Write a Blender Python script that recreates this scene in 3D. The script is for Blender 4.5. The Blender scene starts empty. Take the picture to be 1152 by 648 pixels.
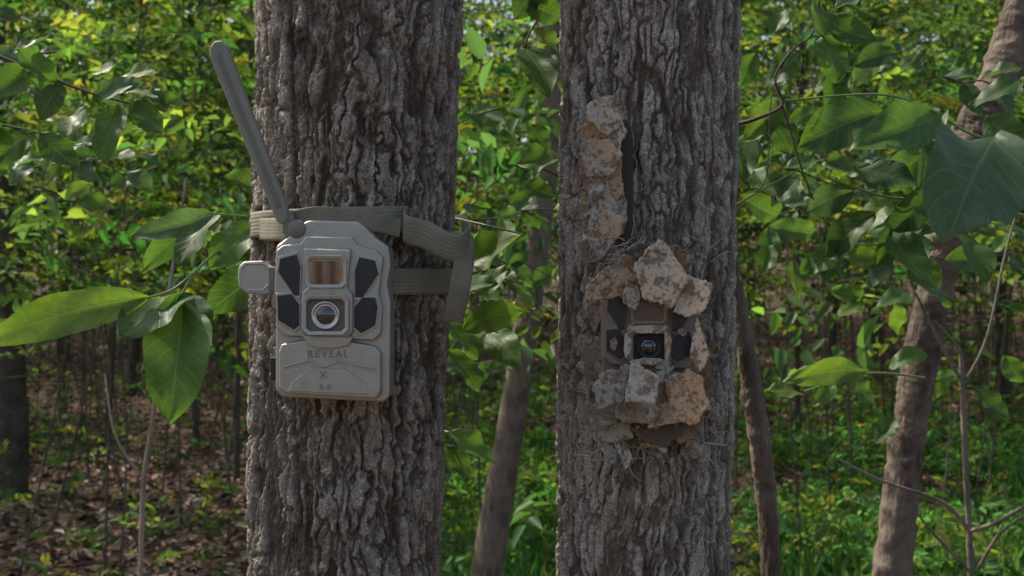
import bpy, math, numpy as np
from mathutils import Vector
rng=np.random.default_rng(7)
sc=bpy.context.scene
F=1280.0; CZ=1.5
def at(u,v,y):   # measured direction (photo grid) at distance y -> metres
    return np.array([(u-576)/F*y, y, CZ+(324-v)/F*y])
# ------------------------------------------------------------------ helpers
def obj_from(name,verts,faces,mat=None,parent=None,smooth=True):
    me=bpy.data.meshes.new(name)
    me.from_pydata([tuple(map(float,v)) for v in verts],[],[tuple(f) for f in faces]); me.update()
    if smooth: me.polygons.foreach_set('use_smooth',[True]*len(me.polygons))
    o=bpy.data.objects.new(name,me); sc.collection.objects.link(o)
    if mat: me.materials.append(mat)
    if parent: o.parent=parent
    return o
def obj_np(name,V,Q,mat,parent=None,smooth=False,col=None,flt=None,uv=None):
    me=bpy.data.meshes.new(name)
    n=len(V); m,k=Q.shape
    me.vertices.add(n); me.vertices.foreach_set('co',np.ascontiguousarray(V,dtype=np.float32).ravel())
    me.loops.add(m*k); me.loops.foreach_set('vertex_index',np.ascontiguousarray(Q,dtype=np.int32).ravel())
    me.polygons.add(m); me.polygons.foreach_set('loop_start',np.arange(0,m*k,k,dtype=np.int32))
    me.polygons.foreach_set('loop_total',np.full(m,k,dtype=np.int32))
    if smooth: me.polygons.foreach_set('use_smooth',np.ones(m,dtype=bool))
    me.update(calc_edges=True)
    if col is not None:
        a=me.attributes.new('tint','FLOAT_COLOR','POINT'); a.data.foreach_set('color',np.ascontiguousarray(col,dtype=np.float32).ravel())
    if flt is not None:
        a=me.attributes.new('bark_h','FLOAT','POINT'); a.data.foreach_set('value',np.ascontiguousarray(flt,dtype=np.float32).ravel())
    if uv is not None:
        l=me.uv_layers.new(name='UVMap'); l.data.foreach_set('uv',np.ascontiguousarray(uv[Q.ravel()],dtype=np.float32).ravel())
    me.materials.append(mat)
    o=bpy.data.objects.new(name,me); sc.collection.objects.link(o)
    if parent: o.parent=parent
    return o
def empty(name,loc=(0,0,0)):
    e=bpy.data.objects.new(name,None); e.location=loc; e.empty_display_size=.05
    sc.collection.objects.link(e); return e
def norm(a): return a/np.maximum(np.linalg.norm(a,axis=-1,keepdims=True),1e-9)
def sstep(a,b,x):
    t=np.clip((x-a)/(b-a),0,1); return t*t*(3-2*t)
_tab={}
def vnoise(u,v,nu,seed=0):
    key=(nu,seed)
    if key not in _tab: _tab[key]=np.random.default_rng(seed*977+nu).random((nu,256))
    T=_tab[key]; ui=np.floor(u).astype(int); vi=np.floor(v).astype(int); fu=u-ui; fv=v-vi
    fu=fu*fu*(3-2*fu); fv=fv*fv*(3-2*fv)
    a=T[ui%nu,vi%256]; b=T[(ui+1)%nu,vi%256]; c=T[ui%nu,(vi+1)%256]; d=T[(ui+1)%nu,(vi+1)%256]
    return (a*(1-fu)+b*fu)*(1-fv)+(c*(1-fu)+d*fu)*fv
def fbm(u,v,nu,seed=0,oct=4):
    s=0;a=.5;t=0
    for i in range(oct):
        s=s+a*vnoise(u*2**i,v*2**i,nu*2**i,seed+i); t+=a; a*=.5
    return s/t
def voro(u,v,nu,seed=0):
    r=np.random.default_rng(seed); T=r.random((nu,512,3))
    ui=np.floor(u).astype(int); vi=np.floor(v).astype(int)
    F1=np.full(u.shape,9.);F2=np.full(u.shape,9.);idv=np.zeros(u.shape)
    for i in (-1,0,1):
        for j in (-1,0,1):
            t=T[(ui+i)%nu,(vi+j)%512]
            d=np.hypot(ui+i+.1+.8*t[...,0]-u, vi+j+.0+1.0*t[...,1]-v)
            near=d<F1
            F2=np.where(near,F1,np.minimum(F2,d)); idv=np.where(near,t[...,2],idv); F1=np.where(near,d,F1)
    return F1,F2,idv
# ------------------------------------------------------------------ materials
class M:
    def __init__(s,name):
        s.m=bpy.data.materials.new(name); s.m.use_nodes=True; s.t=s.m.node_tree; s.t.nodes.clear()
        s.out=s.n('ShaderNodeOutputMaterial')
    def n(s,ty,**k):
        x=s.t.nodes.new(ty)
        for a,b in k.items(): setattr(x,a,b)
        return x
    def l(s,a,b): s.t.links.new(a,b)
    def noise(s,vec,scale,detail=4,rough=.55):
        x=s.n('ShaderNodeTexNoise'); x.inputs['Scale'].default_value=scale; x.inputs['Detail'].default_value=detail; x.inputs['Roughness'].default_value=rough
        if vec is not None: s.l(vec,x.inputs['Vector'])
        return x.outputs['Fac']
    def ramp(s,fac,stops):
        x=s.n('ShaderNodeValToRGB'); s.l(fac,x.inputs['Fac']); e=x.color_ramp.elements
        while len(e)<len(stops): e.new(.5)
        for i,(p,c) in enumerate(stops):
            e[i].position=p; e[i].color=(c[0],c[1],c[2],1) if not isinstance(c,(int,float)) else (c,c,c,1)
        return x.outputs['Color']
    def mix(s,fac,a,b,bt='MIX'):
        x=s.n('ShaderNodeMix',data_type='RGBA',blend_type=bt)
        for sock,vv in ((x.inputs['Factor'],fac),(x.inputs['A'],a),(x.inputs['B'],b)):
            if hasattr(vv,'is_linked'): s.l(vv,sock)
            elif isinstance(vv,(int,float)): sock.default_value=vv
            else: sock.default_value=(*vv,1)
        return x.outputs['Result']
    def math(s,op,a,b=0.0,c=0.0):
        x=s.n('ShaderNodeMath',operation=op)
        for i,vv in enumerate((a,b,c)):
            if hasattr(vv,'is_linked'): s.l(vv,x.inputs[i])
            else: x.inputs[i].default_value=vv
        return x.outputs[0]
    def bump(s,h,strength,dist,prev=None):
        x=s.n('ShaderNodeBump'); x.inputs['Strength'].default_value=strength; x.inputs['Distance'].default_value=dist
        s.l(h,x.inputs['Height'])
        if prev is not None: s.l(prev,x.inputs['Normal'])
        return x.outputs['Normal']
    def coord(s,scale=(1,1,1),kind='Object'):
        t=s.n('ShaderNodeTexCoord'); mp=s.n('ShaderNodeMapping'); s.l(t.outputs[kind],mp.inputs['Vector']); mp.inputs['Scale'].default_value=scale
        return mp.outputs['Vector']
    def bsdf(s,col,rough=.8,metal=0.,normal=None,spec=.5,link=True):
        b=s.n('ShaderNodeBsdfPrincipled')
        if hasattr(col,'is_linked'): s.l(col,b.inputs['Base Color'])
        else: b.inputs['Base Color'].default_value=(*col,1)
        if hasattr(rough,'is_linked'): s.l(rough,b.inputs['Roughness'])
        else: b.inputs['Roughness'].default_value=rough
        b.inputs['Metallic'].default_value=metal; b.inputs['Specular IOR Level'].default_value=spec
        if normal is not None: s.l(normal,b.inputs['Normal'])
        if link: s.l(b.outputs[0],s.out.inputs['Surface'])
        return b
def bark_mat(name,ridge,furrow,lich,lichamt):
    m=M(name); co=m.coord(); cs=m.coord((1,1,.3))
    at_=m.n('ShaderNodeAttribute',attribute_name='bark_h'); h=at_.outputs['Fac']
    n1=m.noise(cs,130,4,.75); n2=m.noise(co,14,2); n3=m.noise(co,460,2,.7)
    hh=m.math('ADD',h,m.math('MULTIPLY',m.math('SUBTRACT',n1,.5),.75))
    c=m.ramp(hh,[(.08,furrow),(.34,[x*.45+y*.55 for x,y in zip(ridge,furrow)]),(.60,ridge),(.95,[x*1.4 for x in ridge])])
    c=m.mix(m.ramp(n2,[(.35,0.),(.7,.5)]),c,(ridge[0]*.8,ridge[1]*.72,ridge[2]*.62))
    lf=m.math('MULTIPLY',m.ramp(m.noise(co,60,4,.75),[(.52,0.),(.60,1.)]),m.ramp(m.math('ADD',m.math('MULTIPLY',h,.6),m.math('MULTIPLY',n2,.8)),[(.5,0.),(.85,lichamt)]))
    c=m.mix(lf,c,lich)
    c=m.mix(m.ramp(n3,[(.38,.6),(.6,0.)]),c,furrow)
    nb=m.bump(m.math('ADD',m.math('MULTIPLY',n3,.35),n1),1.,.0045)
    b=m.n('ShaderNodeBsdfDiffuse'); m.l(c,b.inputs[0]); m.l(nb,b.inputs['Normal']); m.l(b.outputs[0],m.out.inputs['Surface']); return m.m
MB_L=bark_mat('bark_grey_brown',(.33,.29,.24),(.06,.044,.034),(.60,.57,.49),.75)
MB_R=bark_mat('bark_grey',(.36,.325,.275),(.07,.055,.044),(.60,.59,.51),.85)
def simple_bark(name,c1,c2):
    m=M(name); cs=m.coord((1,1,.25)); n=m.noise(cs,60,4,.7); n2=m.noise(m.coord(),9,3)
    c=m.mix(m.ramp(n2,[(.4,0.),(.6,.6)]),m.ramp(n,[(.3,c1),(.7,c2)]),[x*1.3 for x in c2])
    m.bsdf(c,.9,normal=m.bump(n,1,.01),spec=.2); return m.m
MB_S=simple_bark('bark_smooth_brown',(.045,.034,.027),(.17,.135,.105))
MB_F=simple_bark('bark_far',(.045,.036,.028),(.12,.10,.08))
def leaf_mat(name,trans,tcol_mul,spec=.35,rough=.45,veins=False):
    m=M(name); a=m.n('ShaderNodeAttribute',attribute_name='tint'); c=a.outputs['Color']; nb=None
    if veins:
        uvn=m.n('ShaderNodeTexCoord').outputs['UV']; sp=m.n('ShaderNodeSeparateXYZ'); m.l(uvn,sp.inputs[0])
        s_=m.math('ABSOLUTE',m.math('SUBTRACT',sp.outputs[0],.5)); t_=sp.outputs[1]
        w=m.math('SINE',m.math('MULTIPLY',m.math('SUBTRACT',t_,m.math('MULTIPLY',s_,.45)),50.))
        vn=m.ramp(w,[(.9,0.),(1.,1.)]); mid=m.ramp(s_,[(.0,1.),(.03,0.)])
        vv=m.math('MAXIMUM',m.math('MULTIPLY',vn,.6),mid)
        n=m.noise(m.coord(),90,4)
        c=m.mix(m.ramp(n,[(.3,.45),(.7,0.)]),c,(.03,.06,.012))
        c=m.mix(m.ramp(m.noise(m.coord(),230,2),[(.66,0.),(.70,.5)]),c,(.13,.09,.03))
        c=m.mix(m.math('MULTIPLY',vv,.3),c,(.20,.28,.10))
        nb=m.bump(m.math('SUBTRACT',m.math('MULTIPLY',m.noise(m.coord(),60,2),.8),m.math('MULTIPLY',vv,.5)),.45,.0014)
        b=m.bsdf(c,rough,spec=spec,normal=nb,link=False)
    elif spec>0:
        d=m.n('ShaderNodeBsdfDiffuse'); m.l(c,d.inputs[0]); gl=m.n('ShaderNodeBsdfGlossy'); gl.inputs['Roughness'].default_value=rough
        b=m.n('ShaderNodeMixShader'); b.inputs[0].default_value=spec*.12; m.l(d.outputs[0],b.inputs[1]); m.l(gl.outputs[0],b.inputs[2])
    else:
        b=m.n('ShaderNodeBsdfDiffuse'); m.l(c,b.inputs[0])
    t=m.n('ShaderNodeBsdfTranslucent'); tc=m.mix(1.,c,tcol_mul,'MULTIPLY')
    g=m.n('ShaderNodeVectorMath',operation='SCALE'); m.l(tc,g.inputs[0]); g.inputs['Scale'].default_value=2.2
    m.l(g.outputs[0],t.inputs['Color'])
    mx=m.n('ShaderNodeMixShader'); mx.inputs[0].default_value=trans
    m.l(b.outputs[0],mx.inputs[1]); m.l(t.outputs[0],mx.inputs[2]); m.l(mx.outputs[0],m.out.inputs['Surface'])
    return m.m
ML=leaf_mat('leaf_green',.45,(1.15,1.15,.6),spec=.3)
MLF=leaf_mat('leaf_green_far',.45,(1.15,1.15,.6),spec=0)
MLN=leaf_mat('leaf_green_veined',.35,(1.15,1.15,.5),veins=True,rough=.48,spec=.32)
mm=M('leaf_litter_brown'); a=mm.n('ShaderNodeAttribute',attribute_name='tint'); d=mm.n('ShaderNodeBsdfDiffuse'); mm.l(a.outputs['Color'],d.inputs[0]); mm.l(d.outputs[0],mm.out.inputs['Surface']); MLIT=mm.m
def plain(name,c,r,metal=0,spec=.5):
    m=M(name); n=m.noise(m.coord(),.12,4)
    m.bsdf(m.mix(m.ramp(n,[(.35,0.),(.7,.35)]),c,[x*.7 for x in c]),r,metal,spec=spec); return m.m
# ------------------------------------------------------------------ ground
def gz(x,y):
    x=np.asarray(x,float);y=np.asarray(y,float)
    return .08*np.sin(x*.9+1)*np.sin(y*.6)+.05*np.sin(x*2.1+y*1.7)+ .9*sstep(14,34,y)*1.6+ np.clip(y-34,0,80)*.16 - .03
xs=np.concatenate([np.linspace(-150,-20,20),np.linspace(-19.5,19.5,157),np.linspace(20,150,20)])
ys=np.concatenate([np.linspace(-60,-1,16),np.linspace(-.75,34,140),np.linspace(35,220,40)])
X,Y=np.meshgrid(xs,ys); V=np.stack([X,Y,gz(X,Y)],-1).reshape(-1,3)
def gridq(r,c,wrap=False):
    i=np.arange(r-1)[:,None]; j=np.arange(c if wrap else c-1)[None]; j2=(j+1)%c
    return np.stack([i*c+j+0*j, i*c+j2, (i+1)*c+j2, (i+1)*c+j],-1).reshape(-1,4)
m=M('forest_floor'); co=m.coord()
vo=m.n('ShaderNodeTexVoronoi'); vo.inputs['Scale'].default_value=14; m.l(co,vo.inputs['Vector'])
c=m.mix(.55,m.ramp(m.noise(co,6,5,.7),[(.3,(.04,.028,.02)),(.55,(.10,.067,.047)),(.75,(.19,.13,.10))]),m.ramp(vo.outputs['Color'],[(.2,(.06,.042,.03)),(.8,(.22,.15,.11))]))
c=m.mix(m.ramp(m.noise(co,.5,3),[(.5,0.),(.65,.4)]),c,(.035,.06,.02))
m.bsdf(c,.95,normal=m.bump(m.noise(co,20,3),1,.05),spec=.1)
obj_np('ground',V,gridq(len(ys),len(xs)),m.m,smooth=True)
# ------------------------------------------------------------------ mass of leaves
def leaf_arrays(pos,d,n,L,W,fold=.25):
    d=norm(d); s=norm(np.cross(d,n)); n=norm(np.cross(s,d)); L=L[:,None];W=W[:,None]
    tip=pos+d*L-n*L*.18
    a=pos+d*L*.3; b=pos+d*L*.66-n*L*.05; up=n*W*fold
    V=np.stack([pos,a+s*W*.46+up,b+s*W*.36+up*.7,tip,b-s*W*.36+up*.7,a-s*W*.46+up],1)
    k=np.arange(len(pos))[:,None]*6
    Q=np.concatenate([k+np.array([[0,1,2,3]]),k+np.array([[0,3,4,5]])],0)
    return V.reshape(-1,3),Q
def leafmass(name,pos,d,n,L,W,col,mat,parent=None):
    V,Q=leaf_arrays(pos,d,n,L,W); c=np.concatenate([col,np.ones((len(col),1))],1)
    return obj_np(name,V,Q,mat,parent,col=np.repeat(c,6,0))
GB=(.050,.098,.028)
def green(N,sunlit=.25,base=GB):
    b=np.array(base); c=b[None]*(0.45+1.0*rng.random((N,1)))
    y=rng.random((N,1))<sunlit; c=np.where(y,np.array([[.15,.195,.04]])*(0.7+.6*rng.random((N,1))),c)  # share of leaves tinted bright yellow to imitate sunlit highlights
    return c*(1+.15*rng.standard_normal((N,3))).clip(.5,1.5)
def sprays(C,A,tilt,K,Llen,leafL,sunlit=.2,base=GB):
    N=len(C); A=norm(A); up=np.tile([0,0,1.],(N,1))+tilt*rng.standard_normal((N,3)); S=norm(np.cross(A,up)); U=norm(np.cross(S,A))
    t=(np.arange(K)+.5)/K; sg=np.where(np.arange(K)%2==0,1.,-1.)
    Ls=Llen*(0.6+.8*rng.random((N,1,1)))
    pos=C[:,None]+A[:,None]*t[None,:,None]*Ls-U[:,None]*(t[None,:,None]**2)*Ls*.2
    d=A[:,None]*.55+S[:,None]*sg[None,:,None]*.9+.25*rng.standard_normal((N,K,3))
    nn=U[:,None]+.35*rng.standard_normal((N,K,3))
    L=leafL*np.repeat(0.7+.6*rng.random((N,1)),K,1)*(0.75+.5*rng.random((N,K)))
    col=green(N,sunlit,base)[:,None]*(0.8+.4*rng.random((N,K,1)))
    return pos.reshape(-1,3),d.reshape(-1,3),nn.reshape(-1,3),L.ravel(),(L*.52).ravel(),col.reshape(-1,3)
und=empty('understory_foliage')
P=[];stems=[]
for i in range(540):
    y=5.3+21*rng.random()**.85; x=(rng.random()*2-1)*(1.5+y*.62)
    H=min(8,(1.9+ .28*y)*(0.7+.6*rng.random())); g=float(gz(x,y)); ns=int(22+H*8)
    zz=(rng.random(ns)**.68); lo=rng.uniform(.9,1.3) if rng.random()<.8 else .25
    if y<10.5: lo=rng.uniform(1.15,1.45)
    lo=min(lo,H*.6)
    z=g+lo+zz*(H-lo); R=(.3+.9*np.sin(np.pi*np.clip(zz*.9+.1,0,1)))*(.25+.11*H)
    th=rng.random(ns)*6.283; rr=R*rng.random(ns)**.6
    C=np.stack([x+rr*np.cos(th),y+rr*np.sin(th),z],-1)
    A=np.stack([np.cos(th),np.sin(th),.1+.25*rng.standard_normal(ns)],-1)
    dark=rng.uniform(.6,1.3)
    P.append(sprays(C,A,.5,9,.30,.070+.0013*y,sunlit=.13+.45*(rng.random()<.26),base=tuple(b*dark for b in GB)))
    stems.append((x,y,g,H))
P=[np.concatenate(k) for k in zip(*P)]
u_=P[0][:,0]/P[0][:,1]*F+576; v_=324-(P[0][:,2]-CZ)/P[0][:,1]*F
kp=~((u_>505)&(u_<625)&(v_<70)&(rng.random(len(u_))<.5))
P=[a[kp] for a in P]
leafmass('leaves',*P,ML,und)
fb=empty('distant_trees')
N=8500; y=27+18*rng.random(N); x=(rng.random(N)*2-1)*(y*.75); z=gz(x,y)+.3+(rng.random(N)**.85)*13
keep=fbm(x*.45+40,z*.45+y*.2,64,5,3)>.41
C=np.stack([x,y,z],-1)[keep]; th=rng.random(len(C))*6.283
Pd=sprays(C,np.stack([np.cos(th),np.sin(th),0*th],-1),.8,7,.8,.22,sunlit=.35,base=(.05,.10,.03))
leafmass('leaves',*Pd,MLF,fb)
cn=empty('dapple_canopy')  # unseen leaf layer added overhead to dapple the sunlight
N=5400; x=(rng.random(N)*2-1)*20; y=3.6+28*rng.random(N); z=6.8+4*rng.random(N)+.05*y
keep=fbm(x*.55+60,y*.55,128,9,3)>.50
keep&=~((np.hypot((x+2.6)/2.4,(y-10.4)/2.0)<1)&(rng.random(N)<.75))  # canopy thinned here so sun reaches the grass
keep&=~((np.hypot((x+7)/1.8,(y-10.5)/1.8)<1)&(rng.random(N)<.6))  # second opening, lets sun onto the litter at left
C=np.stack([x,y,z],-1)[keep]; th=rng.random(len(C))*6.283
Pc=sprays(C,np.stack([np.cos(th),np.sin(th),0*th],-1),.3,8,.7,.21)
leafmass('leaves',*Pc,MLF,cn)
N=42000; y=4.5+20*rng.random(N)**1.3; x=(rng.random(N)*2-1)*(1.5+y*.65); z=gz(x,y)+.012+.03*rng.random(N)
a=rng.random(N)*6.283; d=np.stack([np.cos(a),np.sin(a),.3*rng.standard_normal(N)],-1); nn=np.stack([.45*rng.standard_normal(N),.45*rng.standard_normal(N)-.2,np.ones(N)],-1)
pal=np.array([[.19,.125,.095],[.28,.20,.16],[.09,.06,.045],[.42,.33,.28],[.22,.12,.08]]); col=pal[rng.integers(0,5,N)]*(0.6+.7*rng.random((N,1)))
L=.05+.055*rng.random(N); leafmass('leaf_litter',np.stack([x,y,z],-1),d,nn,L,L*.55,col,MLIT)
def cover(N,fx,base,hmax,th0=.42):
    y=5.0+13*rng.random(N)**1.1; x=fx(y,rng.random(N)); z=gz(x,y)+hmax*rng.random(N)
    keep=fbm(x*1.6+50,y*1.6,128,3,3)>th0; x,y,z=x[keep],y[keep],z[keep]; th=rng.random(len(x))*6.283
    return sprays(np.stack([x,y,z],-1),np.stack([np.cos(th),np.sin(th),.5+0*th],-1),.5,6,.14,.055,sunlit=.25,base=base)
G1=cover(6500,lambda y,r:y*(.19+.58*r),(.09,.20,.06),.30)
G2=cover(1800,lambda y,r:y*(-.08+.18*r),(.08,.18,.055),.25)
G3=cover(1500,lambda y,r:y*(-.65+.6*r),(.045,.095,.03),.4,.5)
G=[np.concatenate(k) for k in zip(G1,G2,G3)]
leafmass('ground_cover_plants',*G,ML)
N=28000; y=5+6*rng.random(N); r=rng.random(N); x=np.where(rng.random(N)<.8,y*(.22+.5*r),y*(-.06+.14*r)); keep=fbm(x*1.3+50,y*1.3,128,11,3)>.42
x,y=x[keep],y[keep]; N=len(x); z=gz(x,y); H=.10+.18*rng.random(N)
d=np.stack([.4*rng.standard_normal(N),.4*rng.standard_normal(N),np.ones(N)],-1); a=rng.random(N)*6.283
leafmass('grass',np.stack([x,y,z],-1),d,np.stack([np.cos(a),np.sin(a),0*a],-1),H,np.full(N,.012),green(N,.2,(.09,.21,.065)),ML)
# ------------------------------------------------------------------ tubes
def smoothpath(pts,n):
    pts=np.array(pts,float); k=len(pts); out=[]
    for t in np.linspace(0,k-1-1e-6,n):
        i=int(t); f=t-i; p0=pts[max(i-1,0)];p1=pts[i];p2=pts[min(i+1,k-1)];p3=pts[min(i+2,k-1)]
        out.append(.5*((2*p1)+(-p0+p2)*f+(2*p0-5*p1+4*p2-p3)*f*f+(-p0+3*p1-3*p2+p3)*f**3))
    return np.array(out)
def tube_arrays(pts,rad,seg=10,n=None,rough=0.):
    n=n or max(8,len(pts)*6); q=smoothpath(np.c_[np.array(pts,float),np.array(rad,float)],n); p=q[:,:3]; r=q[:,3]
    T=norm(np.gradient(p,axis=0)); ref=np.tile([0.13,1.,.07],(n,1)); Aa=norm(np.cross(T,ref)); B=np.cross(T,Aa)
    th=np.arange(seg)/seg*2*math.pi
    R=r[:,None]*np.ones((1,seg))
    if rough>0:
        u,v=np.meshgrid(th/(2*math.pi),np.arange(n)/n*(n/6)); R=R*(1+rough*(fbm(u*8,v*1.0,8,int(rng.integers(99)),4)-.5))
    Vv=p[:,None]+R[...,None]*(np.cos(th)[None,:,None]*Aa[:,None]+np.sin(th)[None,:,None]*B[:,None])
    return Vv.reshape(-1,3),gridq(n,seg,True)
def tubes(name,lst,mat,parent=None):
    Vs=[];Qs=[];o=0
    for t in lst:
        v,q=tube_arrays(*t[:2],**(t[2] if len(t)>2 else {})); Vs.append(v);Qs.append(q+o);o+=len(v)
    return obj_np(name,np.concatenate(Vs),np.concatenate(Qs),mat,parent,smooth=True)
tl=[]
for (x,y,g,H) in stems:
    b=.35*rng.standard_normal(2); r=.004+.0009*H
    tl.append(([(x,y,g-.05),(x+b[0]*.5+.05*rng.standard_normal(),y,g+H*.4),(x+b[0],y+b[1],g+H*.95)],[r,r*.7,.002],dict(seg=5,n=8)))
    for k in range(4):
        zz=g+H*(.25+.65*rng.random()); th=rng.random()*6.28; f=(zz-g)/H; l=.5+.1*H
        p0=np.array([x+b[0]*f,y+b[1]*f*.7,zz]); tl.append(([p0,p0+np.array([math.cos(th)*l*.5,math.sin(th)*l*.5,.12]),p0+np.array([math.cos(th)*l,math.sin(th)*l,.15])],[r*.45,r*.3,.002],dict(seg=4,n=5)))
tubes('stems',tl,MB_F,und)
def bgtree(u,y,r,lean=0):
    x=(u-576)/F*y; g=float(gz(x,y)); H=11
    e=empty('forest_tree',(0,0,0))
    pts=[(x+lean*k*H+.05*rng.standard_normal(),y,g-.1+k*H) for k in (0,.15,.3,.5,.75,1)]
    tl=[(pts,[r*1.25,r,r*.92,r*.8,r*.55,r*.2],dict(seg=24,n=200,rough=.3))]
    for k in range(7):
        f=.5+.45*rng.random(); th=rng.random()*6.28; p0=np.array([x+lean*f*H,y,g+f*H]); l=1+1.2*rng.random()
        tl.append(([p0,p0+np.array([math.cos(th)*l*.5,math.sin(th)*l*.5,.3]),p0+np.array([math.cos(th)*l,math.sin(th)*l,.8])],[r*.35,r*.22,.01],dict(seg=6,n=8)))
    tubes('trunk_and_limbs',tl,MB_F if y>5 else MB_S,e)
for u,y,r,le in [(4,8,.10,.005),(533,4.4,.05,.13),(150,16,.07,.01),(250,19,.09,0),(985,21,.1,.01),(1130,14,.07,0),(70,20,.10,0),(-150,10,.1,0),(1300,9,.1,0),(605,22,.1,0),(120,12,.03,.02),(215,11,.025,-.02),(900,12,.03,.01),(270,9,.02,.02),(940,18,.05,0)]:
    bgtree(u,y,r,le)
# ------------------------------------------------------------------ the two main trunks
def main_trunk(name,pa,pb,cy,mat,seed,ncell,depth,vs):
    e=empty(name)
    k=cy/F
    def prof(z):
        v=324-(z-CZ)/k; f=(648-v)/648
        f=np.clip(f,-2.5,9)
        cx=((pa[0]+(pb[0]-pa[0])*f)-576)*k
        fr=np.clip(f,-1.2,1.0); r=(pa[1]+(pb[1]-pa[1])*fr)*k*.985
        r=r*(1+ .35*np.exp(-(z)/.16)); r=r*np.clip(1-(z-2.0)*.075,.35,1)
        return cx,r
    zs=np.concatenate([np.arange(-.1,.7,.03),np.arange(.7,1.08,.006),np.arange(1.08,1.92,.0015),np.arange(1.92,2.4,.006),np.arange(2.4,9,.05)])
    seg=700; U=np.arange(seg)/seg; UU,ZZ=np.meshgrid(U,zs)
    wu=(fbm(UU*10,ZZ*7,10,seed,3)-.5)*2.6+(fbm(UU*70,ZZ*60,70,seed+40,3)-.5)*1.2
    wv=(fbm(UU*16,ZZ*14,16,seed+7,3)-.5)*2.0+(fbm(UU*90,ZZ*90,90,seed+45,2)-.5)*.5
    F1,F2,idv=voro(UU*ncell+wu,ZZ/vs+wv,ncell,seed)
    e1=sstep(.02,.30,F2-F1)
    G1,G2,id2=voro(UU*ncell*2+wu*1.6,ZZ/(vs*.30)+wv*1.5,ncell*2,seed+3); e2=sstep(.0,.22,G2-G1)
    a=np.abs(fbm(UU*24+wu*.35,ZZ*5.5,24,seed+11,4)-.5)*2; fis=sstep(.02,.20,a)
    a2=np.abs(fbm(UU*52+wu*.6,ZZ*11+5,52,seed+31,3)-.5)*2; fis2=sstep(.0,.20,a2)
    fib=fbm(UU*170+wu*2,ZZ*45,170,seed+21,3); fine=fbm(UU*210,ZZ*260,210,seed+25,2)
    h=(.22+.78*fis)*(.32+.68*e1)*(.52+.48*fis2)*(.68+.16*e2+.16*id2)+ .36*(fib-.5)+.20*(fine-.5)+.14*(idv-.5)
    h=np.clip(h,0,1.2)
    cx,r=prof(ZZ); th=UU*2*math.pi
    low=1+.025*np.sin(3*th+ZZ*2+seed)+.02*np.sin(5*th-ZZ*3)
    R=r*low+(h-.65)*depth
    V=np.stack([cx+R*np.sin(th),cy-R*np.cos(th),ZZ],-1).reshape(-1,3)
    obj_np('trunk',V,gridq(len(zs),seg,True),mat,e,smooth=True,flt=h.ravel())
    tl=[]
    for kk in range(8):
        z=4.5+4*rng.random(); t=rng.random()*6.28; c_,r_=prof(np.array(z)); p0=np.array([float(c_),cy,z]); l=1.2+rng.random()
        tl.append(([p0,p0+np.array([math.cos(t)*l*.5,math.sin(t)*l*.5,.35]),p0+np.array([math.cos(t)*l,math.sin(t)*l,1.0])],[.04,.025,.008],dict(seg=8,n=12)))
    tubes('limbs',tl,MB_F,e)
    return prof
CYL=1.39; CYR=1.39
profL=main_trunk('oak_tree',(391,106),(407.5,114),CYL,MB_L,3,46,.0115,.11)
profR=main_trunk('oak_tree',(726,96),(730,101),CYR,MB_R,17,48,.0085,.09)
# ------------------------------------------------------------------ other near trunks
e=empty('leaning_tree')
def path(lst): return [at(u,v,y) for u,v,y,_ in lst],[w/2*y/F for _,_,y,w in lst]
p,r=path([(975,1050,2.5,54),(992,760,2.42,47),(1004,640,2.4,42),(1020,500,2.38,38),(1037,400,2.36,38),(1060,290,2.33,40),(1074,200,2.3,42),(1100,140,2.3,46),(1135,60,2.3,42),(1160,-60,2.3,38),(1180,-400,2.3,34),(1150,-1200,2.4,20)])
tubes('trunk',[(p,r,dict(seg=60,n=620,rough=.42))],MB_S,e)
e=empty('leaning_sapling')
p,r=path([(892,1030,1.65,28),(868,648,1.62,22),(858,520,1.6,24),(846,440,1.59,23),(834,360,1.58,20),(822,300,1.58,16),(810,200,1.6,12),(790,0,1.62,8)])
tubes('stem',[(p,r,dict(seg=32,n=300,rough=.55))],MB_S,e)
e=empty('thin_sapling')
p,r=path([(152,820,3.2,7),(158,640,3.2,6),(162,540,3.2,6),(172,470,3.2,5),(190,330,3.2,4),(210,200,3.2,3)])
pa,ra=path([(162,540,3.2,4),(130,490,3.2,3),(118,420,3.25,2.4)])
tubes('stem',[(p,r,dict(seg=8,n=40)),(pa,ra,dict(seg=6,n=16))],simple_bark('bark_pale',(.14,.11,.09),(.30,.25,.2)),e)
e=empty('thin_sapling')
tl=[]
for l in [[(1094,900,2.0,8),(1092,648,2.0,7),(1086,520,2.0,7),(1082,420,2.0,6),(1078,392,2.0,4),(1050,360,2.0,3)],
          [(1092,600,2.0,6),(1060,565,2.0,4),(990,540,2.0,3),(940,515,2.0,2)],[(1090,598,2.0,5),(1120,588,1.95,5),(1160,565,1.95,4)],
          [(1088,640,2.0,4),(1050,600,2.0,3),(1030,575,2.0,2.)],[(1100,640,2.0,4),(1125,600,2.0,4),(1156,578,2.0,3)],
          [(1080,440,2.,4),(1110,380,2.,3),(1130,290,2.,3),(1150,215,2.,2)],[(1030,330,2.,3),(1060,390,2.,4),(1082,430,2.,4)]]:
    a,b=path(l); tl.append((a,b,dict(seg=7,n=30)))
tubes('stem',tl,simple_bark('bark_twig',(.08,.065,.05),(.20,.165,.13)),e)
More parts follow.
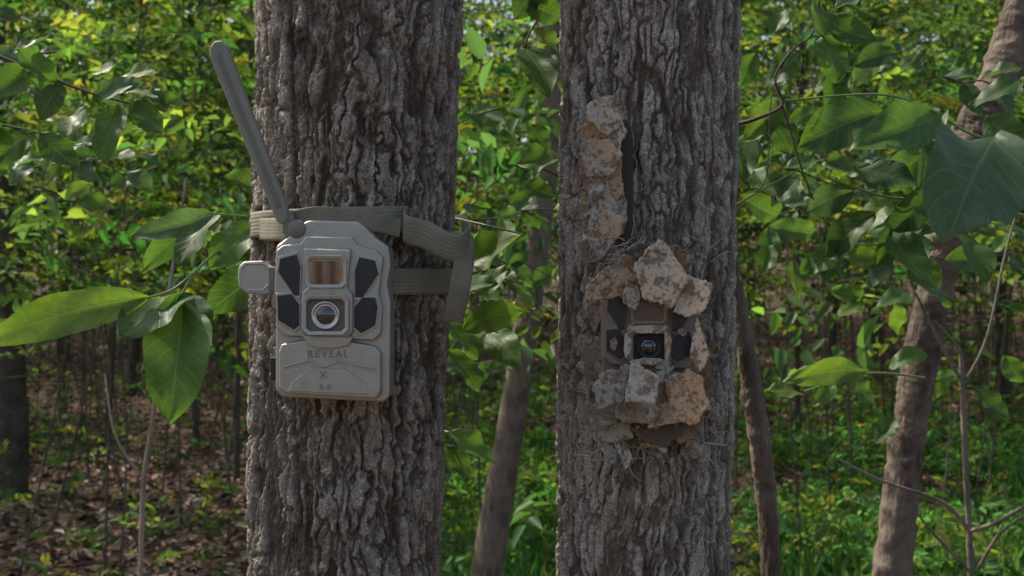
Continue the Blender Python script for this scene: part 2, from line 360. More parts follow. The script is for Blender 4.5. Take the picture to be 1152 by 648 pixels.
# ------------------------------------------------------------------ near detailed leaves
def near_leaf_arrays(base,tip,w,roll=0.,curl=.12,fold=.18,nseed=0,ovate=.75):
    base=np.array(base);tip=np.array(tip);d=tip-base;L=np.linalg.norm(d);d=d/L
    n0=np.array([0,-1,.55]); s=np.cross(d,n0); s/=np.linalg.norm(s); n=np.cross(s,d)
    s,n=s*math.cos(roll)+n*math.sin(roll), n*math.cos(roll)-s*math.sin(roll)
    R,Cc=22,9; t=np.linspace(0,1,R); ss=np.linspace(-1,1,Cc); S,T=np.meshgrid(ss,t)
    wt=(T**ovate)*((1-T)**.85); wt=wt/wt.max()
    ser=1+.26*(fbm(T*5+nseed,S*0+nseed*.3+ (S>0)*3,64,2,3)-.5)
    hw=.5*w*wt*ser+.0004
    wave=.13*w*np.sin(T*7+nseed+S*1.5)*np.abs(S)+.05*w*np.sin(T*17+nseed*3+S*2)*np.abs(S)
    side_=np.sin(nseed)*.06*L*np.sin(T*math.pi)
    lift=fold*np.abs(S)*hw*2*.5-curl*L*(T**2)+curl*L*T+wave
    V=base+d*(T*L)[...,None]+s*(S*hw+side_)[...,None]+n*lift[...,None]
    uv=np.stack([S*.5+.5,T],-1)
    return V.reshape(-1,3),gridq(R,Cc),uv.reshape(-1,2)
def leafy(name,leaves,twigs,twigmat):
    e=empty(name); Vs=[];Qs=[];Cs=[];Us=[];o=0
    for i,lf in enumerate(leaves):
        (bu,bv,by),(tu,tv,ty),w,colr=lf[:4]; roll=lf[4] if len(lf)>4 else rng.uniform(-.6,.6)
        v,q,u=near_leaf_arrays(at(bu,bv,by),at(tu,tv,ty),w*by/F,roll,rng.uniform(.05,.25),rng.uniform(.1,.5),rng.random()*20)
        c=np.array(colr)*(.75+.4*rng.random()); Vs.append(v);Qs.append(q+o);Us.append(u);o+=len(v);Cs.append(np.tile([*c,1],(len(v),1)))
    obj_np('leaves',np.concatenate(Vs),np.concatenate(Qs),MLN,e,smooth=True,col=np.concatenate(Cs),uv=np.concatenate(Us))
    tl=[]
    for t in twigs:
        a,b=path(t); tl.append((a,b,dict(seg=7,n=max(16,len(t)*8))))
    if tl: tubes('twigs',tl,twigmat,e)
    return e
g1=(.058,.125,.028);g2=(.042,.092,.026);g3=(.05,.095,.055);g4=(.095,.165,.03)
MT=plain('green_stem',(.16,.24,.07),.6); MTB=plain('twig_brown',(.07,.05,.035),.8)
def rleaves(u0,u1,v0,v1,y0,y1,n,s0,s1):
    L_=[];T_=[]
    for i in range(n):
        u=rng.uniform(u0,u1);v=rng.uniform(v0,v1);y=rng.uniform(y0,y1); dr=rng.choice([-1,1]); k=rng.integers(3,6)
        tw=[]
        for j in range(k):
            uu=u+dr*j*rng.uniform(16,26);vv=v+j*rng.uniform(2,9); tw.append((uu,vv,y,2.4-j*.3))
            a=rng.uniform(.2,1.9) if j%2 else rng.uniform(-.7,.5); l=rng.uniform(s0,s1)
            L_.append(((uu,vv,y),(uu+dr*l*math.cos(a),vv+l*math.sin(a),y-rng.uniform(-.03,.06)),l*rng.uniform(.5,.62),[g1,g2,g1,g3,g4][rng.integers(5)]))
        T_.append(tw)
    return L_,T_
leafy('leafy_branch',[
 ((168,334,1.35),(-25,388,1.25),46,g4,.5),((218,332,1.38),(132,384,1.3),54,g2,-.2),((206,334,1.38),(190,476,1.3),74,g1,.2),
 ((214,330,1.4),(228,392,1.36),34,g2,.5),((240,240,1.45),(146,266,1.4),30,g3,.3),((294,250,1.45),(236,302,1.42),42,g1,.1),
 ((250,238,1.5),(200,300,1.45),34,g2,-.3),((296,215,1.5),(255,196,1.45),34,g1,.2),((300,300,1.5),(232,352,1.5),44,g2,.6),((230,250,1.5),(160,305,1.5),30,g1,.5)],
 [[(300,258,1.5,3.5),(262,272,1.45,3),(225,300,1.4,3),(205,330,1.38,3)],[(225,300,1.4,2.5),(195,325,1.37,2.4),(165,335,1.35,2.2)],[(300,246,1.48,3),(240,240,1.45,2)]],MT)
leafy('leafy_branch',[
 ((135,118,1.7),(112,180,1.66),36,g1),((100,120,1.7),(74,158,1.66),34,g1),((150,112,1.7),(182,150,1.68),32,g2),((125,100,1.7),(180,78,1.7),30,g4),
 ((110,105,1.7),(160,92,1.66),26,g3),((60,95,1.7),(20,55,1.66),32,g1),((70,96,1.7),(45,135,1.66),30,g2),((30,80,1.7),(-15,110,1.66),36,g1),
 ((40,150,1.8),(-5,182,1.8),38,g1),((45,150,1.8),(90,190,1.8),34,g2),((15,60,1.7),(60,40,1.7),28,g3),((5,140,1.8),(-30,180,1.8),40,g1)],
 [[(-60,40,1.7,5),(20,72,1.7,4),(100,104,1.7,3),(172,122,1.7,2)],[(-50,130,1.8,3),(10,142,1.8,3),(45,150,1.8,2)]],MTB)
a,b=rleaves(-10,230,20,240,2.0,2.8,9,28,44); leafy('leafy_branch',a,b,MTB)
leafy('leafy_branch',[
 ((518,302,1.5),(588,264,1.45),44,g4,.2),((512,330,1.55),(560,318,1.5),30,g1),((500,356,1.55),(538,404,1.55),40,g1),((520,370,1.5),(590,350,1.5),34,g4),((548,372,1.55),(585,412,1.5),36,g1),
 ((505,486,1.7),(556,522,1.7),32,g1),((500,500,1.7),(530,540,1.7),26,g2),((505,395,1.6),(540,440,1.6),30,g2),((530,330,1.6),(575,300,1.6),28,g2)],
 [[(495,242,1.5,3),(540,252,1.45,2.6),(590,264,1.4,2.2)],[(490,350,1.6,3),(530,366,1.55,2.4),(560,374,1.5,2)],[(480,480,1.75,3),(505,486,1.7,2)]],MT)
a,b=rleaves(525,590,110,440,2.3,3.4,11,24,38); leafy('leafy_branch',a,b,MTB)
leafy('leafy_branch',[
 ((586,52,1.5),(618,108,1.45),40,g1,.1),((590,6,1.5),(636,24,1.5),30,g1),((604,-12,1.5),(580,22,1.5),30,g2),((582,186,1.5),(634,178,1.5),36,g1,.2),((598,140,1.6),(618,170,1.6),24,g2),((590,206,1.6),(625,222,1.6),24,g2),((598,30,1.6),(628,60,1.6),26,g4)],
 [[(640,-30,1.55,3),(600,30,1.5,2.4),(590,55,1.5,2)],[(640,205,1.6,3),(610,190,1.55,2.4),(580,186,1.5,2)]],MTB)
leafy('leafy_branch',[
 ((1118,154,1.35),(1066,270,1.22),118,g3,.15),((1062,128,1.5),(958,168,1.45),54,g1,.1),((1070,160,1.5),(1030,215,1.45),40,g2,.4),
 ((990,128,1.55),(896,166,1.5),56,g1,.2),((960,190,1.6),(1038,212,1.55),38,g2),((1040,175,1.6),(990,215,1.6),40,g1),((1150,90,1.5),(1090,120,1.5),34,g2),
 ((1000,262,1.6),(1048,322,1.55),40,g1),((1050,250,1.6),(985,300,1.6),36,g1),((985,240,1.6),(930,292,1.6),36,g2),((950,275,1.6),(900,306,1.6),32,g1),
 ((915,262,1.65),(868,252,1.6),28,g1),((870,275,1.65),(858,310,1.65),24,g1),((960,215,1.6),(905,240,1.6),34,g3),((1045,215,1.6),(1000,262,1.6),38,g2),((1110,130,1.5),(1160,175,1.45),40,g1),
 ((1075,262,1.6),(1110,320,1.55),34,g1),((1020,300,1.6),(1070,345,1.6),30,g2),((900,200,1.6),(868,232,1.6),32,g2),((930,180,1.6),(985,200,1.6),34,g1),((1000,222,1.7),(965,262,1.7),34,g4)],
 [[(1180,175,1.5,5),(1096,152,1.5,3.4),(1040,120,1.5,3),(985,106,1.5,2.6),(885,113,1.52,2)],[(1180,250,1.65,5),(1075,225,1.62,3.5),(1000,222,1.6,3),(930,200,1.6,2)],[(1075,225,1.62,3),(1010,270,1.6,2.4),(950,275,1.6,2)],[(1060,128,1.5,2),(1040,120,1.5,2)]],MT)
a,b=rleaves(850,1100,60,330,1.8,2.25,12,34,52); leafy('leafy_branch',a,b,MTB)
a,b=rleaves(850,1150,60,440,2.6,3.4,11,24,38); leafy('leafy_branch',a,b,MTB)
leafy('leafy_branch',[
 ((905,-8,1.5),(926,42,1.48),32,g1),((930,22,1.5),(986,46,1.48),30,g2),((925,40,1.5),(942,92,1.48),42,g1,.1),((940,10,1.5),(985,-8,1.5),28,g2),((888,10,1.5),(870,40,1.5),24,g1),
 ((880,112,1.6),(838,160,1.6),32,g4),((862,130,1.6),(890,175,1.6),34,g2),((845,190,1.65),(872,222,1.6),30,g1),((838,150,1.65),(838,205,1.6),32,g2),((900,60,1.6),(862,95,1.6),30,g1),((1010,60,1.7),(960,75,1.7),26,g2),((850,60,1.7),(832,100,1.7),26,g1)],
 [[(826,140,1.5,5.5),(850,134,1.48,4.5),(880,118,1.48,3.6),(872,88,1.48,3),(890,58,1.48,2.5),(915,35,1.5,2),(925,-20,1.5,2)],[(880,118,1.48,3),(890,150,1.47,2.2),(902,190,1.47,2),(915,225,1.48,1.6)],
  [(882,70,1.48,1.6),(868,110,1.47,1.4),(862,200,1.47,1.4),(840,218,1.5,1.2)],[(826,232,1.5,2),(860,212,1.48,1.6),(905,188,1.47,1.4)]],MTB)
leafy('leafy_branch',[
 ((975,418,1.9),(882,430,1.85),30,g4,.5),((960,425,1.9),(985,458,1.9),26,g1),((940,432,1.9),(915,458,1.9),22,g1),((1000,415,1.9),(1045,398,1.9),26,g1),((905,445,1.9),(860,440,1.9),24,g4),
 ((1010,470,1.9),(985,500,1.9),24,g2),((1130,400,2.0),(1152,430,2.0),24,g1),((1100,440,2.0),(1135,470,2.),24,g2)],
 [[(1040,425,1.95,3),(975,420,1.9,2.4),(905,440,1.9,1.6)]],MT)
mid=[]
def midgroup(u,v,y,su,sv,n,leafL,base=(.05,.105,.03)):
    C=np.array([at(u+su*rng.standard_normal(),v+sv*rng.standard_normal(),y+.35*rng.standard_normal()) for _ in range(n)])
    th=rng.random(n)*6.283; mid.append(sprays(C,np.stack([np.cos(th),np.sin(th)*.6,-.1+0*th],-1),.8,7,.22,leafL,base=base,sunlit=.12))
for a in [(90,120,4.2,90,60,18,.07),(60,250,4.4,70,50,14,.07),(230,150,4.2,40,80,12,.07),(548,130,3.4,18,60,12,.07),(552,330,3.6,16,60,12,.07),(600,120,3.4,14,90,8,.07),(600,330,4,14,90,8,.07),(930,380,4.,60,30,10,.07),(240,380,4.6,40,40,8,.07)]:
    midgroup(*a)
mid=[np.concatenate(k) for k in zip(*mid)]
leafmass('shrub_foliage',*mid,ML)
# ------------------------------------------------------------------ trail camera
def paint(name,c,metal,r):
    m=M(name); co=m.coord(); n=m.noise(co,1.4,3); n2=m.noise(co,.08,4); n3=m.noise(co,.03,3)
    cc=m.mix(m.ramp(n2,[(.35,0.),(.7,.45)]),c,[x*.7 for x in c])
    m.bsdf(cc,m.ramp(n3,[(.3,r-.08),(.7,r+.12)]),metal,normal=m.bump(n,.15,.3),spec=.5); return m.m
MP=paint('camera_paint',(.42,.405,.345),.65,.34); MPD=paint('camera_paint_dark',(.19,.18,.155),.3,.5)
mm=M('ir_window'); vo=mm.n('ShaderNodeTexVoronoi'); vo.inputs['Scale'].default_value=.45; mm.l(mm.coord(),vo.inputs['Vector'])
mm.bsdf(mm.ramp(vo.outputs['Distance'],[(.2,(.012,.013,.018)),(.9,(.03,.032,.04))]),.3,0,spec=.5); MIR=mm.m
mm=M('sensor_window'); sp=mm.n('ShaderNodeSeparateXYZ'); mm.l(mm.coord(),sp.inputs[0])
mr=mm.math('ADD',mm.math('MULTIPLY',mm.math('ABSOLUTE',mm.math('ADD',sp.outputs[0],3)),.04),mm.math('MULTIPLY',mm.noise(mm.coord((1,1,.2)),.3,3),.4))
mm.bsdf(mm.ramp(mr,[(.2,(.30,.22,.15)),(.5,(.14,.075,.05)),(.85,(.36,.24,.15)),(1,(.62,.52,.42))]),.18,.5); MPIR=mm.m
MPIR2=plain('sensor_window_red',(.14,.08,.06),.3)
MCH=plain('lens_ring_silver',(.6,.58,.55),.25,1.); MBK=plain('rubber_black',(.02,.02,.02),.5)
mm=M('lens_glass'); b=mm.bsdf((.012,.018,.014),.05,0,spec=.9); b.inputs['Coat Weight'].default_value=1; MGL=mm.m
MGR=plain('engraving',(.20,.185,.16),.6)
def prism(name,pts,y0,y1,mat,parent,bev=1.2,taper=1.0,seg=3):
    n=len(pts); c=np.mean(pts,axis=0)
    ff=[((p[0]-c[0])*taper+c[0],y0,(p[1]-c[1])*taper+c[1]) for p in pts]; bb=[(p[0],y1,p[1]) for p in pts]
    fs=[list(range(n)),list(range(2*n-1,n-1,-1))]+[[i,i+n,(i+1)%n+n,(i+1)%n] for i in range(n)]
    o=obj_from(name,ff+bb,fs,mat,parent,smooth=False)
    import bmesh
    bm=bmesh.new(); bm.from_mesh(o.data); bmesh.ops.recalc_face_normals(bm,faces=bm.faces); bm.to_mesh(o.data); bm.free()
    if bev>0:
        md=o.modifiers.new('b','BEVEL'); md.width=bev; md.segments=seg; md.limit_method='ANGLE'; md.angle_limit=.35
    for p in o.data.polygons: p.use_smooth=True
    md=o.modifiers.new('w','WEIGHTED_NORMAL'); md.keep_sharp=True
    return o
def disc_ring(name,cx,cz,prof,mat,parent,seg=48):
    V=[];fs=[]
    for (r,y) in prof:
        for i in range(seg):
            a=i/seg*2*math.pi; V.append((cx+r*math.cos(a),y,cz+r*math.sin(a)))
    for k in range(len(prof)-1):
        for i in range(seg): j=(i+1)%seg; fs.append([k*seg+i,k*seg+j,(k+1)*seg+j,(k+1)*seg+i])
    return obj_from(name,V,fs,mat,parent)
def frame(name,x0,x1,z0,z1,t,y0,y1,mat,par,bev=.8,ch=5):
    def oc(x0,x1,z0,z1,c): return [(x0+c,z0),(x1-c,z0),(x1,z0+c),(x1,z1-c),(x1-c,z1),(x0+c,z1),(x0,z1-c),(x0,z0+c)]
    o_=oc(x0,x1,z0,z1,ch); i_=oc(x0+t,x1-t,z0+t,z1-t,max(ch-t*.5,.6)); V=[];fs=[]
    for L_,y in ((o_,y1),(o_,y0),(i_,y0+1.),(i_,y1)): V+= [(p[0],y,p[1]) for p in L_]
    for k in range(3):
        for i in range(8): j=(i+1)%8; fs.append([k*8+i,(k+1)*8+i,(k+1)*8+j,k*8+j])
    o=obj_from(name,V,fs,mat,par,smooth=False); md=o.modifiers.new('b','BEVEL'); md.width=bev; md.segments=2; md.limit_method='ANGLE'; return o
def trail_camera(loc,scale,rotz,full=True,pm=MP):
    e=empty('trail_camera',loc); e.scale=(scale,)*3; e.rotation_euler=(0,0,rotz)
    q=lambda L_:[(a-373,350-b) for a,b in L_]
    prism('housing',q([(312,277),(326,266),(344,250),(349,248),(403,249),(408,252),(424,268),(438,278),(440,300),(436,320),(440,340),(439,446),(432,452),(318,446),(311,438)]),-6,52,pm,e,3)
    prism('face_plate',q([(313,282),(320,276),(340,274),(346,266),(398,267),(404,276),(426,282),(433,290),(428,330),(432,345),(430,376),(422,383),(322,378),(312,368),(314,345),(311,325)]),-15,-5.5,pm,e,1.6,.985)
    prism('lower_door',q([(318,386),(350,380),(396,383),(424,388),(431,396),(431,440),(426,448),(322,442),(315,436),(315,394)]),-15,-5,pm,e,2,.97)
    prism('door_step',q([(330,428),(352,412),(390,413),(414,430),(418,443),(326,439)]),-16.4,-14,pm,e,.8,.96)
    for nm,L_ in (('ir_window_a',[(318,291),(337,286),(341,300),(340,333),(334,333),(316,306)]),('ir_window_b',[(406,289),(424,293),(428,308),(410,335),(401,335),(401,304)]),
                  ('ir_window_c',[(315,332),(331,330),(340,342),(340,366),(334,371),(316,360)]),('ir_window_d',[(410,334),(424,334),(427,345),(424,366),(408,375),(400,368),(400,345)])):
        P_=np.array(q(L_)); c=P_.mean(0); prism(nm+'_bezel',[tuple((p-c)*1.12+c) for p in P_],-17,-14,pm,e,.8)
        prism(nm,[tuple((p-c)*.97+c) for p in P_],-18,-14,MIR,e,.5)
    prism('centre_column',q([(344,278),(398,280),(394,324),(400,331),(400,374),(394,380),(347,377),(341,371),(342,329),(349,322)]),-22,-14,pm,e,2,.96)
    frame('sensor_frame',-26,20,26,62,4,-26,-19,pm,e)
    prism('sensor_window',q([(350,294),(390,294),(390,320),(350,320)]),-24,-19,MPIR if full else MPIR2,e,.5)
    frame('lens_frame',-28,23,-26,18,4.5,-31,-19,pm,e,1,6)
    prism('lens_well',q([(348,336),(393,336),(393,373),(348,373)]),-23,-19,MPD if full else MBK,e,.4)
    cx,cz=-3,-4
    disc_ring('lens_ring',cx,cz,[(16,-22),(16,-27),(14.8,-28.5),(13.2,-27.5),(12,-25),(11,-26),(10,-25.5),(9,-23)],MCH if full else MBK,e)
    disc_ring('lens',cx,cz,[(13,-23.5),(10.5,-25.6),(8,-27.5),(4,-28.9),(1,-29.3),(.01,-29.3)],MGL,e)
    prism('chin_tab',q([(342,376),(400,378),(394,388),(380,391),(360,391),(350,387)]),-19,-13,pm,e,1.2)
    def rib(nm,a,b,w=2.4):
        a=np.array(q([a])[0]);b=np.array(q([b])[0]);d=(b-a)/np.linalg.norm(b-a);n=np.array([-d[1],d[0]])*w/2
        prism(nm,[tuple(a+n),tuple(a-n),tuple(b-n),tuple(b+n)],-17.2,-14,pm,e,.6)
    rib('rib_a',(322,412),(350,404));rib('rib_b',(350,404),(366,412));rib('rib_c',(366,412),(382,405));rib('rib_d',(382,405),(424,414))
    if full:
        for tx,px_,py_,sz,dy in (('REVEAL',371,401,11.5,-15.4),('X',366,424,11,-16.8),('3.0',368,437,9,-16.8)):
            cu=bpy.data.curves.new('lettering','FONT'); cu.body=tx; cu.size=sz; cu.extrude=.5; cu.align_x='CENTER'; cu.space_character=1.25
            o=bpy.data.objects.new('lettering',cu); sc.collection.objects.link(o); o.parent=e; o.location=(px_-373,dy,350-py_); o.rotation_euler=(math.pi/2,0,0); cu.materials.append(MGR)
        prism('latch',q([(306,300),(306,329),(298,332),(276,330),(269,324),(267,312),(268,300),(274,294),(296,293)]),2,10,pm,e,2.5)
        frame('latch_rim',-103,-70,23,54,2.2,.6,3,pm,e,.5,7)
        prism('latch_hinge',q([(302,300),(312,300),(312,328),(302,328)]),0,14,MPD,e,1.5)
        prism('port_cover',q([(304,402),(312,402),(312,428),(304,428)]),0,18,MBK,e,1.5)
        disc_ring('antenna_hub',-38,92,[(.01,-8),(9,-8),(10.5,-6),(10.5,14),(9,16),(.01,16)],MPD,e)
        prism('antenna_collar',q([(318,242),(330,236),(336,262),(326,268),(318,262)]),-5,12,MPD,e,2)
        prism('antenna',q([(307,236),(238,66),(238,55),(243,48),(251,47),(258,54),(325,234),(325,247),(319,253),(312,249)]),-7,5,paint('antenna_paint',(.23,.225,.175),.1,.5),e,2.5)
        prism('antenna_groove',q([(313,236),(246,66),(250,62),(318,233)]),-7.6,-6,paint('antenna_inset',(.17,.165,.13),.1,.6),e,.4)
        prism('top_mount',q([(330,262),(340,247),(352,240),(398,241),(410,252),(424,268)]),2,44,pm,e,3)
    return e
kL=1.225/F
cam1=trail_camera(tuple(at(373,350,1.225)),kL,0.02)
def webbing():
    m=M('strap_webbing'); uv=m.n('ShaderNodeTexCoord').outputs['UV']
    w=m.n('ShaderNodeTexWave',bands_direction='DIAGONAL'); w.inputs['Scale'].default_value=9; m.l(uv,w.inputs['Vector'])
    w2=m.n('ShaderNodeTexWave',bands_direction='Y'); w2.inputs['Scale'].default_value=2.2; m.l(uv,w2.inputs['Vector'])
    n=m.noise(m.coord(),50,4)
    c=m.mix(m.math('MULTIPLY',w.outputs['Fac'],.45),(.31,.295,.215),(.17,.16,.115)); c=m.mix(m.math('MULTIPLY',w2.outputs['Fac'],.3),c,(.14,.13,.095))
    c=m.mix(m.ramp(n,[(.35,.4),(.65,0.)]),c,(.13,.12,.09))
    m.bsdf(c,.75,normal=m.bump(w.outputs['Fac'],.6,.001,m.bump(w2.outputs['Fac'],.4,.001)),spec=.3); return m.m
MW=webbing()
def ribbon(name,pts,wvec,width,mat,parent,n=120,thick=.0018):
    p=smoothpath(np.c_[np.array(pts),np.array(wvec)],n); c=p[:,:3]; w=norm(p[:,3:]); K=7
    ss=np.linspace(-.5,.5,K); V=c[:,None]+w[:,None]*ss[None,:,None]*width
    d=np.r_[0,np.cumsum(np.linalg.norm(np.diff(c,axis=0),axis=1))]
    uv=np.stack([np.repeat(d[:,None],K,1)/width,np.repeat((ss+.5)[None],n,0)],-1).reshape(-1,2)
    o=obj_np(name,V.reshape(-1,3),gridq(n,K),mat,parent,smooth=True,uv=uv); md=o.modifiers.new('s','SOLIDIFY'); md.thickness=thick; md.offset=0; return o
es=empty('mounting_strap')
pts=[];wv=[]
zU=at(0,256,1.39)[2]; zL=at(0,317,1.30)[2]
for ph in np.arange(5,396,6):
    f=min(max((ph-60)/190,0),1); f=f*f*(3-2*f); z=zL+(zU-zL)*f
    cx,rr=profL(np.array(z)); r=float(rr)*1.03+.0035; a=math.radians(ph)
    if ph>350: z+=.004*(ph-350)/45
    pts.append((float(cx)+r*math.sin(a),CYL-r*math.cos(a),z)); wv.append((0,0,1))
ribbon('strap_loop',pts,wv,.030,MW,es,n=300)
l0=pts[-1]
tail=[l0,at(455,257,1.262),at(478,264,1.262),at(495,274,1.26),at(512,280,1.262),at(524,275,1.27),at(529,268,1.29),at(520,262,1.31)]
tw=[(0,0,1),(0.05,0,1),(.3,-.1,1),(.55,-.3,1),(.3,-.3,1),(0,-.2,1),(0,0,1),(0,0,1)]
ribbon('strap_tail',tail,tw,.031,MW,es,n=90)
ribbon('strap_hanging_end',[at(505,262,1.30),at(520,266,1.283),at(522,290,1.270),at(518,318,1.268),at(514,340,1.272),at(509,362,1.28)],[(1,.4,0),(1,.2,.0),(1,.35,.1),(1,.1,0),(1,.3,0),(1,.4,-.15)],.024,MW,es,n=70)
ribbon('strap_front_slack',[at(325,248,1.232),at(352,243,1.225),at(385,244,1.222),at(420,250,1.228),at(450,257,1.245)],[(0,0,1)]*3+[(.1,0,1),(.1,0,1)],.020,MW,es,n=60)
ribbon('strap_left',[at(322,258,1.235),at(308,258,1.25),at(296,258,1.29),at(291,257,1.34)],[(0,0,1)]*4,.025,MW,es,n=30)
# ------------------------------------------------------------------ camouflaged camera on the second tree
MPC=paint('camera_paint_weathered',(.22,.175,.135),.1,.65)
cam2=trail_camera(tuple(at(730,386,1.225)),kL*.86,0.,full=False,pm=MPC)
def flake_mat():
    m=M('bark_flake'); co=m.coord(); a=m.n('ShaderNodeAttribute',attribute_name='tint').outputs['Color']
    n=m.noise(co,38,3,.65); n2=m.noise(co,240,3,.7); n4=m.noise(co,60,4,.7)
    c=m.mix(m.ramp(n,[(.52,0.),(.62,.65)]),a,(.42,.42,.36)); c=m.mix(m.ramp(n4,[(.42,.75),(.50,0.)]),c,(.15,.095,.06)); c=m.mix(m.ramp(n2,[(.34,.6),(.5,0.)]),c,(.09,.065,.045))
    m.bsdf(c,.9,normal=m.bump(n2,.4,.001,m.bump(n,.5,.003)),spec=.2); return m.m
MF=flake_mat()
def flake(c,w,h,ang,tilt,curl,col,seed):
    fr=np.random.default_rng(seed*13+1); k=int(fr.integers(5,9))
    pa=(np.arange(k)+fr.uniform(-.35,.35,k))/k*2*math.pi; pr=fr.uniform(.66,1.2,k); px=pr*np.cos(pa);pz=pr*np.sin(pa)
    R,S=10,80; th=np.arange(S)/S*2*math.pi; er=np.full(S,9.)
    for i in range(k):
        x1,z1,x2,z2=px[i],pz[i],px[(i+1)%k],pz[(i+1)%k]; den=np.cos(th)*(z2-z1)-np.sin(th)*(x2-x1); den=np.where(np.abs(den)<1e-6,1e-6,den)
        tt=(x1*(z2-z1)-z1*(x2-x1))/den; ss=(x1*np.sin(th)-z1*np.cos(th))/den
        ok=(tt>0)&(ss>=-.001)&(ss<=1.001); er=np.where(ok,np.minimum(er,tt),er)
    er=np.where(er>2,.8,er)*(1+.36*(fbm(th/(2*math.pi)*12,th*0+seed*.7,12,seed%50,3)-.5)+.08*(fr.random(S)-.5))
    rr=np.linspace(0,1,R)**.9; T,Rr=np.meshgrid(th,rr)
    x=Rr*np.cos(T)*er*w/2; z=Rr*np.sin(T)*er*h/2
    cb=fr.uniform(0,6.28); dd=(x*math.cos(cb)+z*math.sin(cb))/(max(w,h)/2)
    y=-curl*((x/(w/2))**2)*w*.3*(1+.6*math.sin(seed*3.1))-.16*w*np.clip(dd-.35,0,1)**1.3+.05*w*(fbm(T/(2*math.pi)*4,Rr*2+seed,4,(seed+3)%50,3)-.5)*Rr
    ca,sa=math.cos(ang),math.sin(ang); x,z=x*ca-z*sa,x*sa+z*ca
    tx,tz=tilt; ya=y+x*tx+z*tz
    V=np.stack([c[0]+x,c[1]+ya,c[2]+z],-1).reshape(-1,3)
    return V,gridq(R,S,True),np.tile([*(np.array(col)*fr.uniform(.8,1.2)),1],(len(V),1))
def flakes(name,lst,parent):
    Vs=[];Qs=[];Cs=[];o=0
    for l in lst:
        v,q,c=flake(*l); Vs.append(v);Qs.append(q+o);Cs.append(c);o+=len(v)
    ob=obj_np(name,np.concatenate(Vs),np.concatenate(Qs),MF,parent,smooth=True,col=np.concatenate(Cs))
    md=ob.modifiers.new('s','SOLIDIFY'); md.thickness=.0012; md.offset=0; return ob
tan=(.46,.36,.25);gry=(.38,.345,.275);brn=(.23,.165,.11);org=(.42,.28,.16);drk=(.10,.075,.055)
ec=empty('bark_camouflage')
L_=[]; sd=0
def add(u,v,y,w,h,ang=0,tilt=(0,0),curl=.3,col=tan,K=1.0):
    global sd; sd+=1; k=y/F; L_.append((at(u,v,y),w*k*K,h*k*K,ang,tilt,curl,col,sd))
yb=1.188; B=1.24
add(741,307,yb,50,64,.05,(.1,.15),.3,tan,B); add(782,331,yb,40,48,-.4,(-.5,.1),.4,tan,B); add(684,320,yb+.005,62,40,.15,(.35,-.3),.3,tan,B); add(708,312,yb+.010,36,46,-.2,(.1,-.2),.3,org,B)
add(710,334,yb+.004,20,34,.3,(.25,.1),.2,gry,1.1); add(787,388,yb,20,62,.05,(-.6,0),.5,tan,1.15); add(668,352,yb+.025,18,38,.0,(.4,0),.3,brn,B)
add(688,436,yb-.002,36,46,.1,(.35,.1),.4,gry,B); add(720,434,yb-.005,36,38,.05,(0,.2),.25,gry,B); add(771,446,yb-.004,40,52,-.3,(-.3,.2),.4,org,B)
add(746,436,yb+.004,28,44,.2,(.2,0),.3,brn,B); add(752,466,yb+.014,46,30,.2,(0,.4),.3,tan,B); add(714,464,yb+.014,48,30,-.1,(.1,.5),.3,brn,B); add(680,464,yb+.022,38,32,.3,(.3,.4),.3,brn,B)
add(668,404,yb+.02,20,44,0,(.5,0),.3,brn,B); add(794,426,yb+.03,18,40,0,(-.6,0),.3,brn,B); add(704,416,yb+.01,16,14,0,(0,0),.2,drk); add(748,412,yb+.004,22,12,0,(0,0),.2,drk)
add(688,484,yb+.038,40,32,.4,(.3,.5),.5,gry,B); add(738,484,yb+.035,44,26,-.2,(0,.6),.3,drk,B); add(690,500,yb+.05,40,34,.5,(.2,.2),.5,(.34,.34,.32),1.1); add(776,482,yb+.04,32,26,.3,(-.3,.4),.4,brn,B)
add(715,288,yb+.02,40,24,.3,(.1,-.4),.3,drk,B); add(764,290,yb+.03,32,24,-.3,(-.1,-.4),.3,brn,B); add(664,322,yb+.03,24,24,.5,(.3,0),.3,gry,B)
add(728,407,yb-.004,44,10,.05,(0,0),.1,gry,1.1); add(706,388,yb-.002,9,36,0,(0,0),.1,gry,1.1); add(751,388,yb-.002,9,36,0,(0,0),.1,tan,1.1); add(728,371,yb-.003,48,9,0,(0,0),.1,tan,1.1)
add(690,386,yb+.012,10,16,0,(0,0),.1,brn); add(768,374,yb+.012,14,10,.3,(0,0),.1,brn)
flakes('camera_bark_flakes',L_,ec)
L_=[]
for i in range(200):
    a=rng.random()*6.283; low=math.sin(a)<0; ru=60+10*rng.standard_normal(); rv=(95 if low else 84)+(14 if low else 7)*rng.standard_normal()
    u=730+ru*math.cos(a)*(1 if not low else .95); v=392-rv*math.sin(a); y=yb+.032+.02*rng.random()+abs(u-730)*.00035
    add(u,v,y,rng.uniform(6,24),rng.uniform(5,20),rng.uniform(-1.5,1.5),(rng.uniform(-.8,.8),rng.uniform(-.8,.8)),rng.uniform(.1,.7),[tan,gry,brn,org,drk,drk,brn,drk][rng.integers(8)])
for i in range(34):   # ragged pieces hanging under the casing
    u=rng.uniform(668,790); v=rng.uniform(476,516); add(u,v,yb+.04+.015*rng.random(),rng.uniform(6,16),rng.uniform(16,38),rng.uniform(-.6,.6),(rng.uniform(-.6,.6),rng.uniform(-.2,.6)),.6,[gry,brn,drk,(.36,.36,.34)][rng.integers(4)])
flakes('camera_bark_chips',L_,ec)
L_=[]
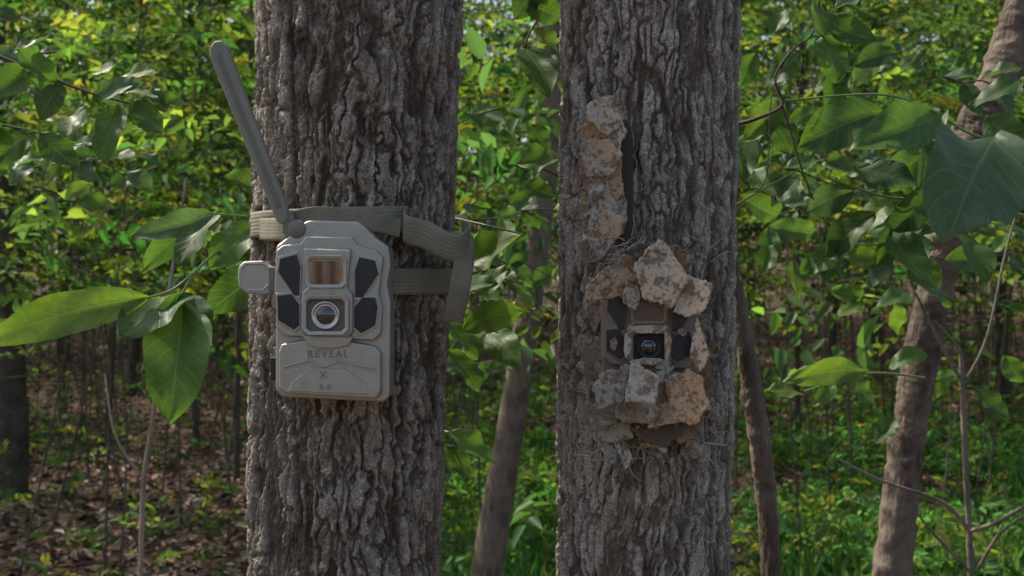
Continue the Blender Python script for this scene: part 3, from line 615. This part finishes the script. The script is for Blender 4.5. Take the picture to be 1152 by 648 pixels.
for v,w,h,dx,c in [(130,38,44,4,tan),(152,42,46,0,org),(176,40,56,-2,tan),(206,40,60,2,tan),(234,36,52,2,gry),(260,36,48,0,tan),(280,44,34,-6,brn),(292,40,28,6,brn),(118,24,24,8,gry),(196,22,50,-12,brn),(150,20,50,12,gry),(225,22,60,12,gry)]:
    add(678+dx,v,1.235+.012*rng.random(),w,h,rng.uniform(-.3,.3),(rng.uniform(-.2,.5),rng.uniform(-.2,.25)),rng.uniform(.3,.7),c,1.2)
for i in range(50):
    add(674+13*rng.standard_normal(),rng.uniform(120,304),1.25+.012*rng.random(),rng.uniform(6,18),rng.uniform(8,24),rng.uniform(-1.5,1.5),(rng.uniform(-.8,.8),rng.uniform(-.8,.8)),.5,[tan,gry,brn,drk][rng.integers(4)])
flakes('antenna_bark_flakes',L_,ec)
o=prism('wrapped_antenna',[(-9,-82),(9,-78),(8,60),(3,80),(-5,82),(-8,72)],-8,14,plain('antenna_dark',(.035,.028,.024),.7),ec,3); o.location=tuple(at(704,214,1.258)); o.scale=(kL,)*3
tl=[]
for i in range(190):
    u=rng.choice([rng.uniform(660,800),rng.uniform(660,725)]); v=rng.choice([rng.uniform(462,522),rng.uniform(266,300),rng.uniform(440,510)])
    p0=at(u,v,1.232+.02*rng.random()); a=rng.random()*6.283; l=rng.uniform(.008,.03)
    d=np.array([math.cos(a)*l,-.008*rng.random(),math.sin(a)*l]); tl.append(([p0,p0+d*.5+rng.normal(0,.003,3),p0+d],[.0006,.0005,.0003],dict(seg=5,n=8)))
for a_,b_,c_ in [((772,470),(780,492),(788,512)),((780,497),(800,499),(818,501)),((740,470),(744,490),(746,503)),((788,500),(795,510),(790,520))]:
    tl.append(([at(*a_,1.24),at(*b_,1.235),at(*c_,1.23)],[.0014,.0012,.0009],dict(seg=6,n=12)))
tubes('twig_debris',tl,plain('dry_twig',(.36,.31,.25),.8),ec)
# ------------------------------------------------------------------ light
w=bpy.data.worlds.new('World'); sc.world=w; w.use_nodes=True; nt=w.node_tree
bg=nt.nodes['Background']; sky=nt.nodes.new('ShaderNodeTexSky'); sky.sky_type='NISHITA'; sky.sun_disc=False
el=math.radians(52); az=math.radians(-58)
sky.sun_elevation=el; sky.sun_rotation=az; sky.dust_density=4.5; sky.ozone_density=.8
nt.links.new(sky.outputs[0],bg.inputs[0]); bg.inputs[1].default_value=.23
sd_=Vector((math.sin(az)*math.cos(el),math.cos(az)*math.cos(el),math.sin(el)))
su=bpy.data.lights.new('sun','SUN'); su.energy=5; su.angle=math.radians(.5); su.color=(1,.93,.80)
so=bpy.data.objects.new('sun',su); so.rotation_euler=sd_.to_track_quat('Z','Y').to_euler(); sc.collection.objects.link(so)
cd=bpy.data.cameras.new('camera'); co_=bpy.data.objects.new('camera',cd); sc.collection.objects.link(co_); sc.camera=co_
cd.lens=40; cd.sensor_width=36; cd.clip_start=.05; cd.clip_end=500; co_.location=(0,0,CZ); co_.rotation_euler=(math.pi/2,0,0)
cd.dof.use_dof=True; cd.dof.focus_distance=1.25; cd.dof.aperture_fstop=11
sc.view_settings.view_transform='Standard'; sc.view_settings.look='None'; sc.view_settings.exposure=0
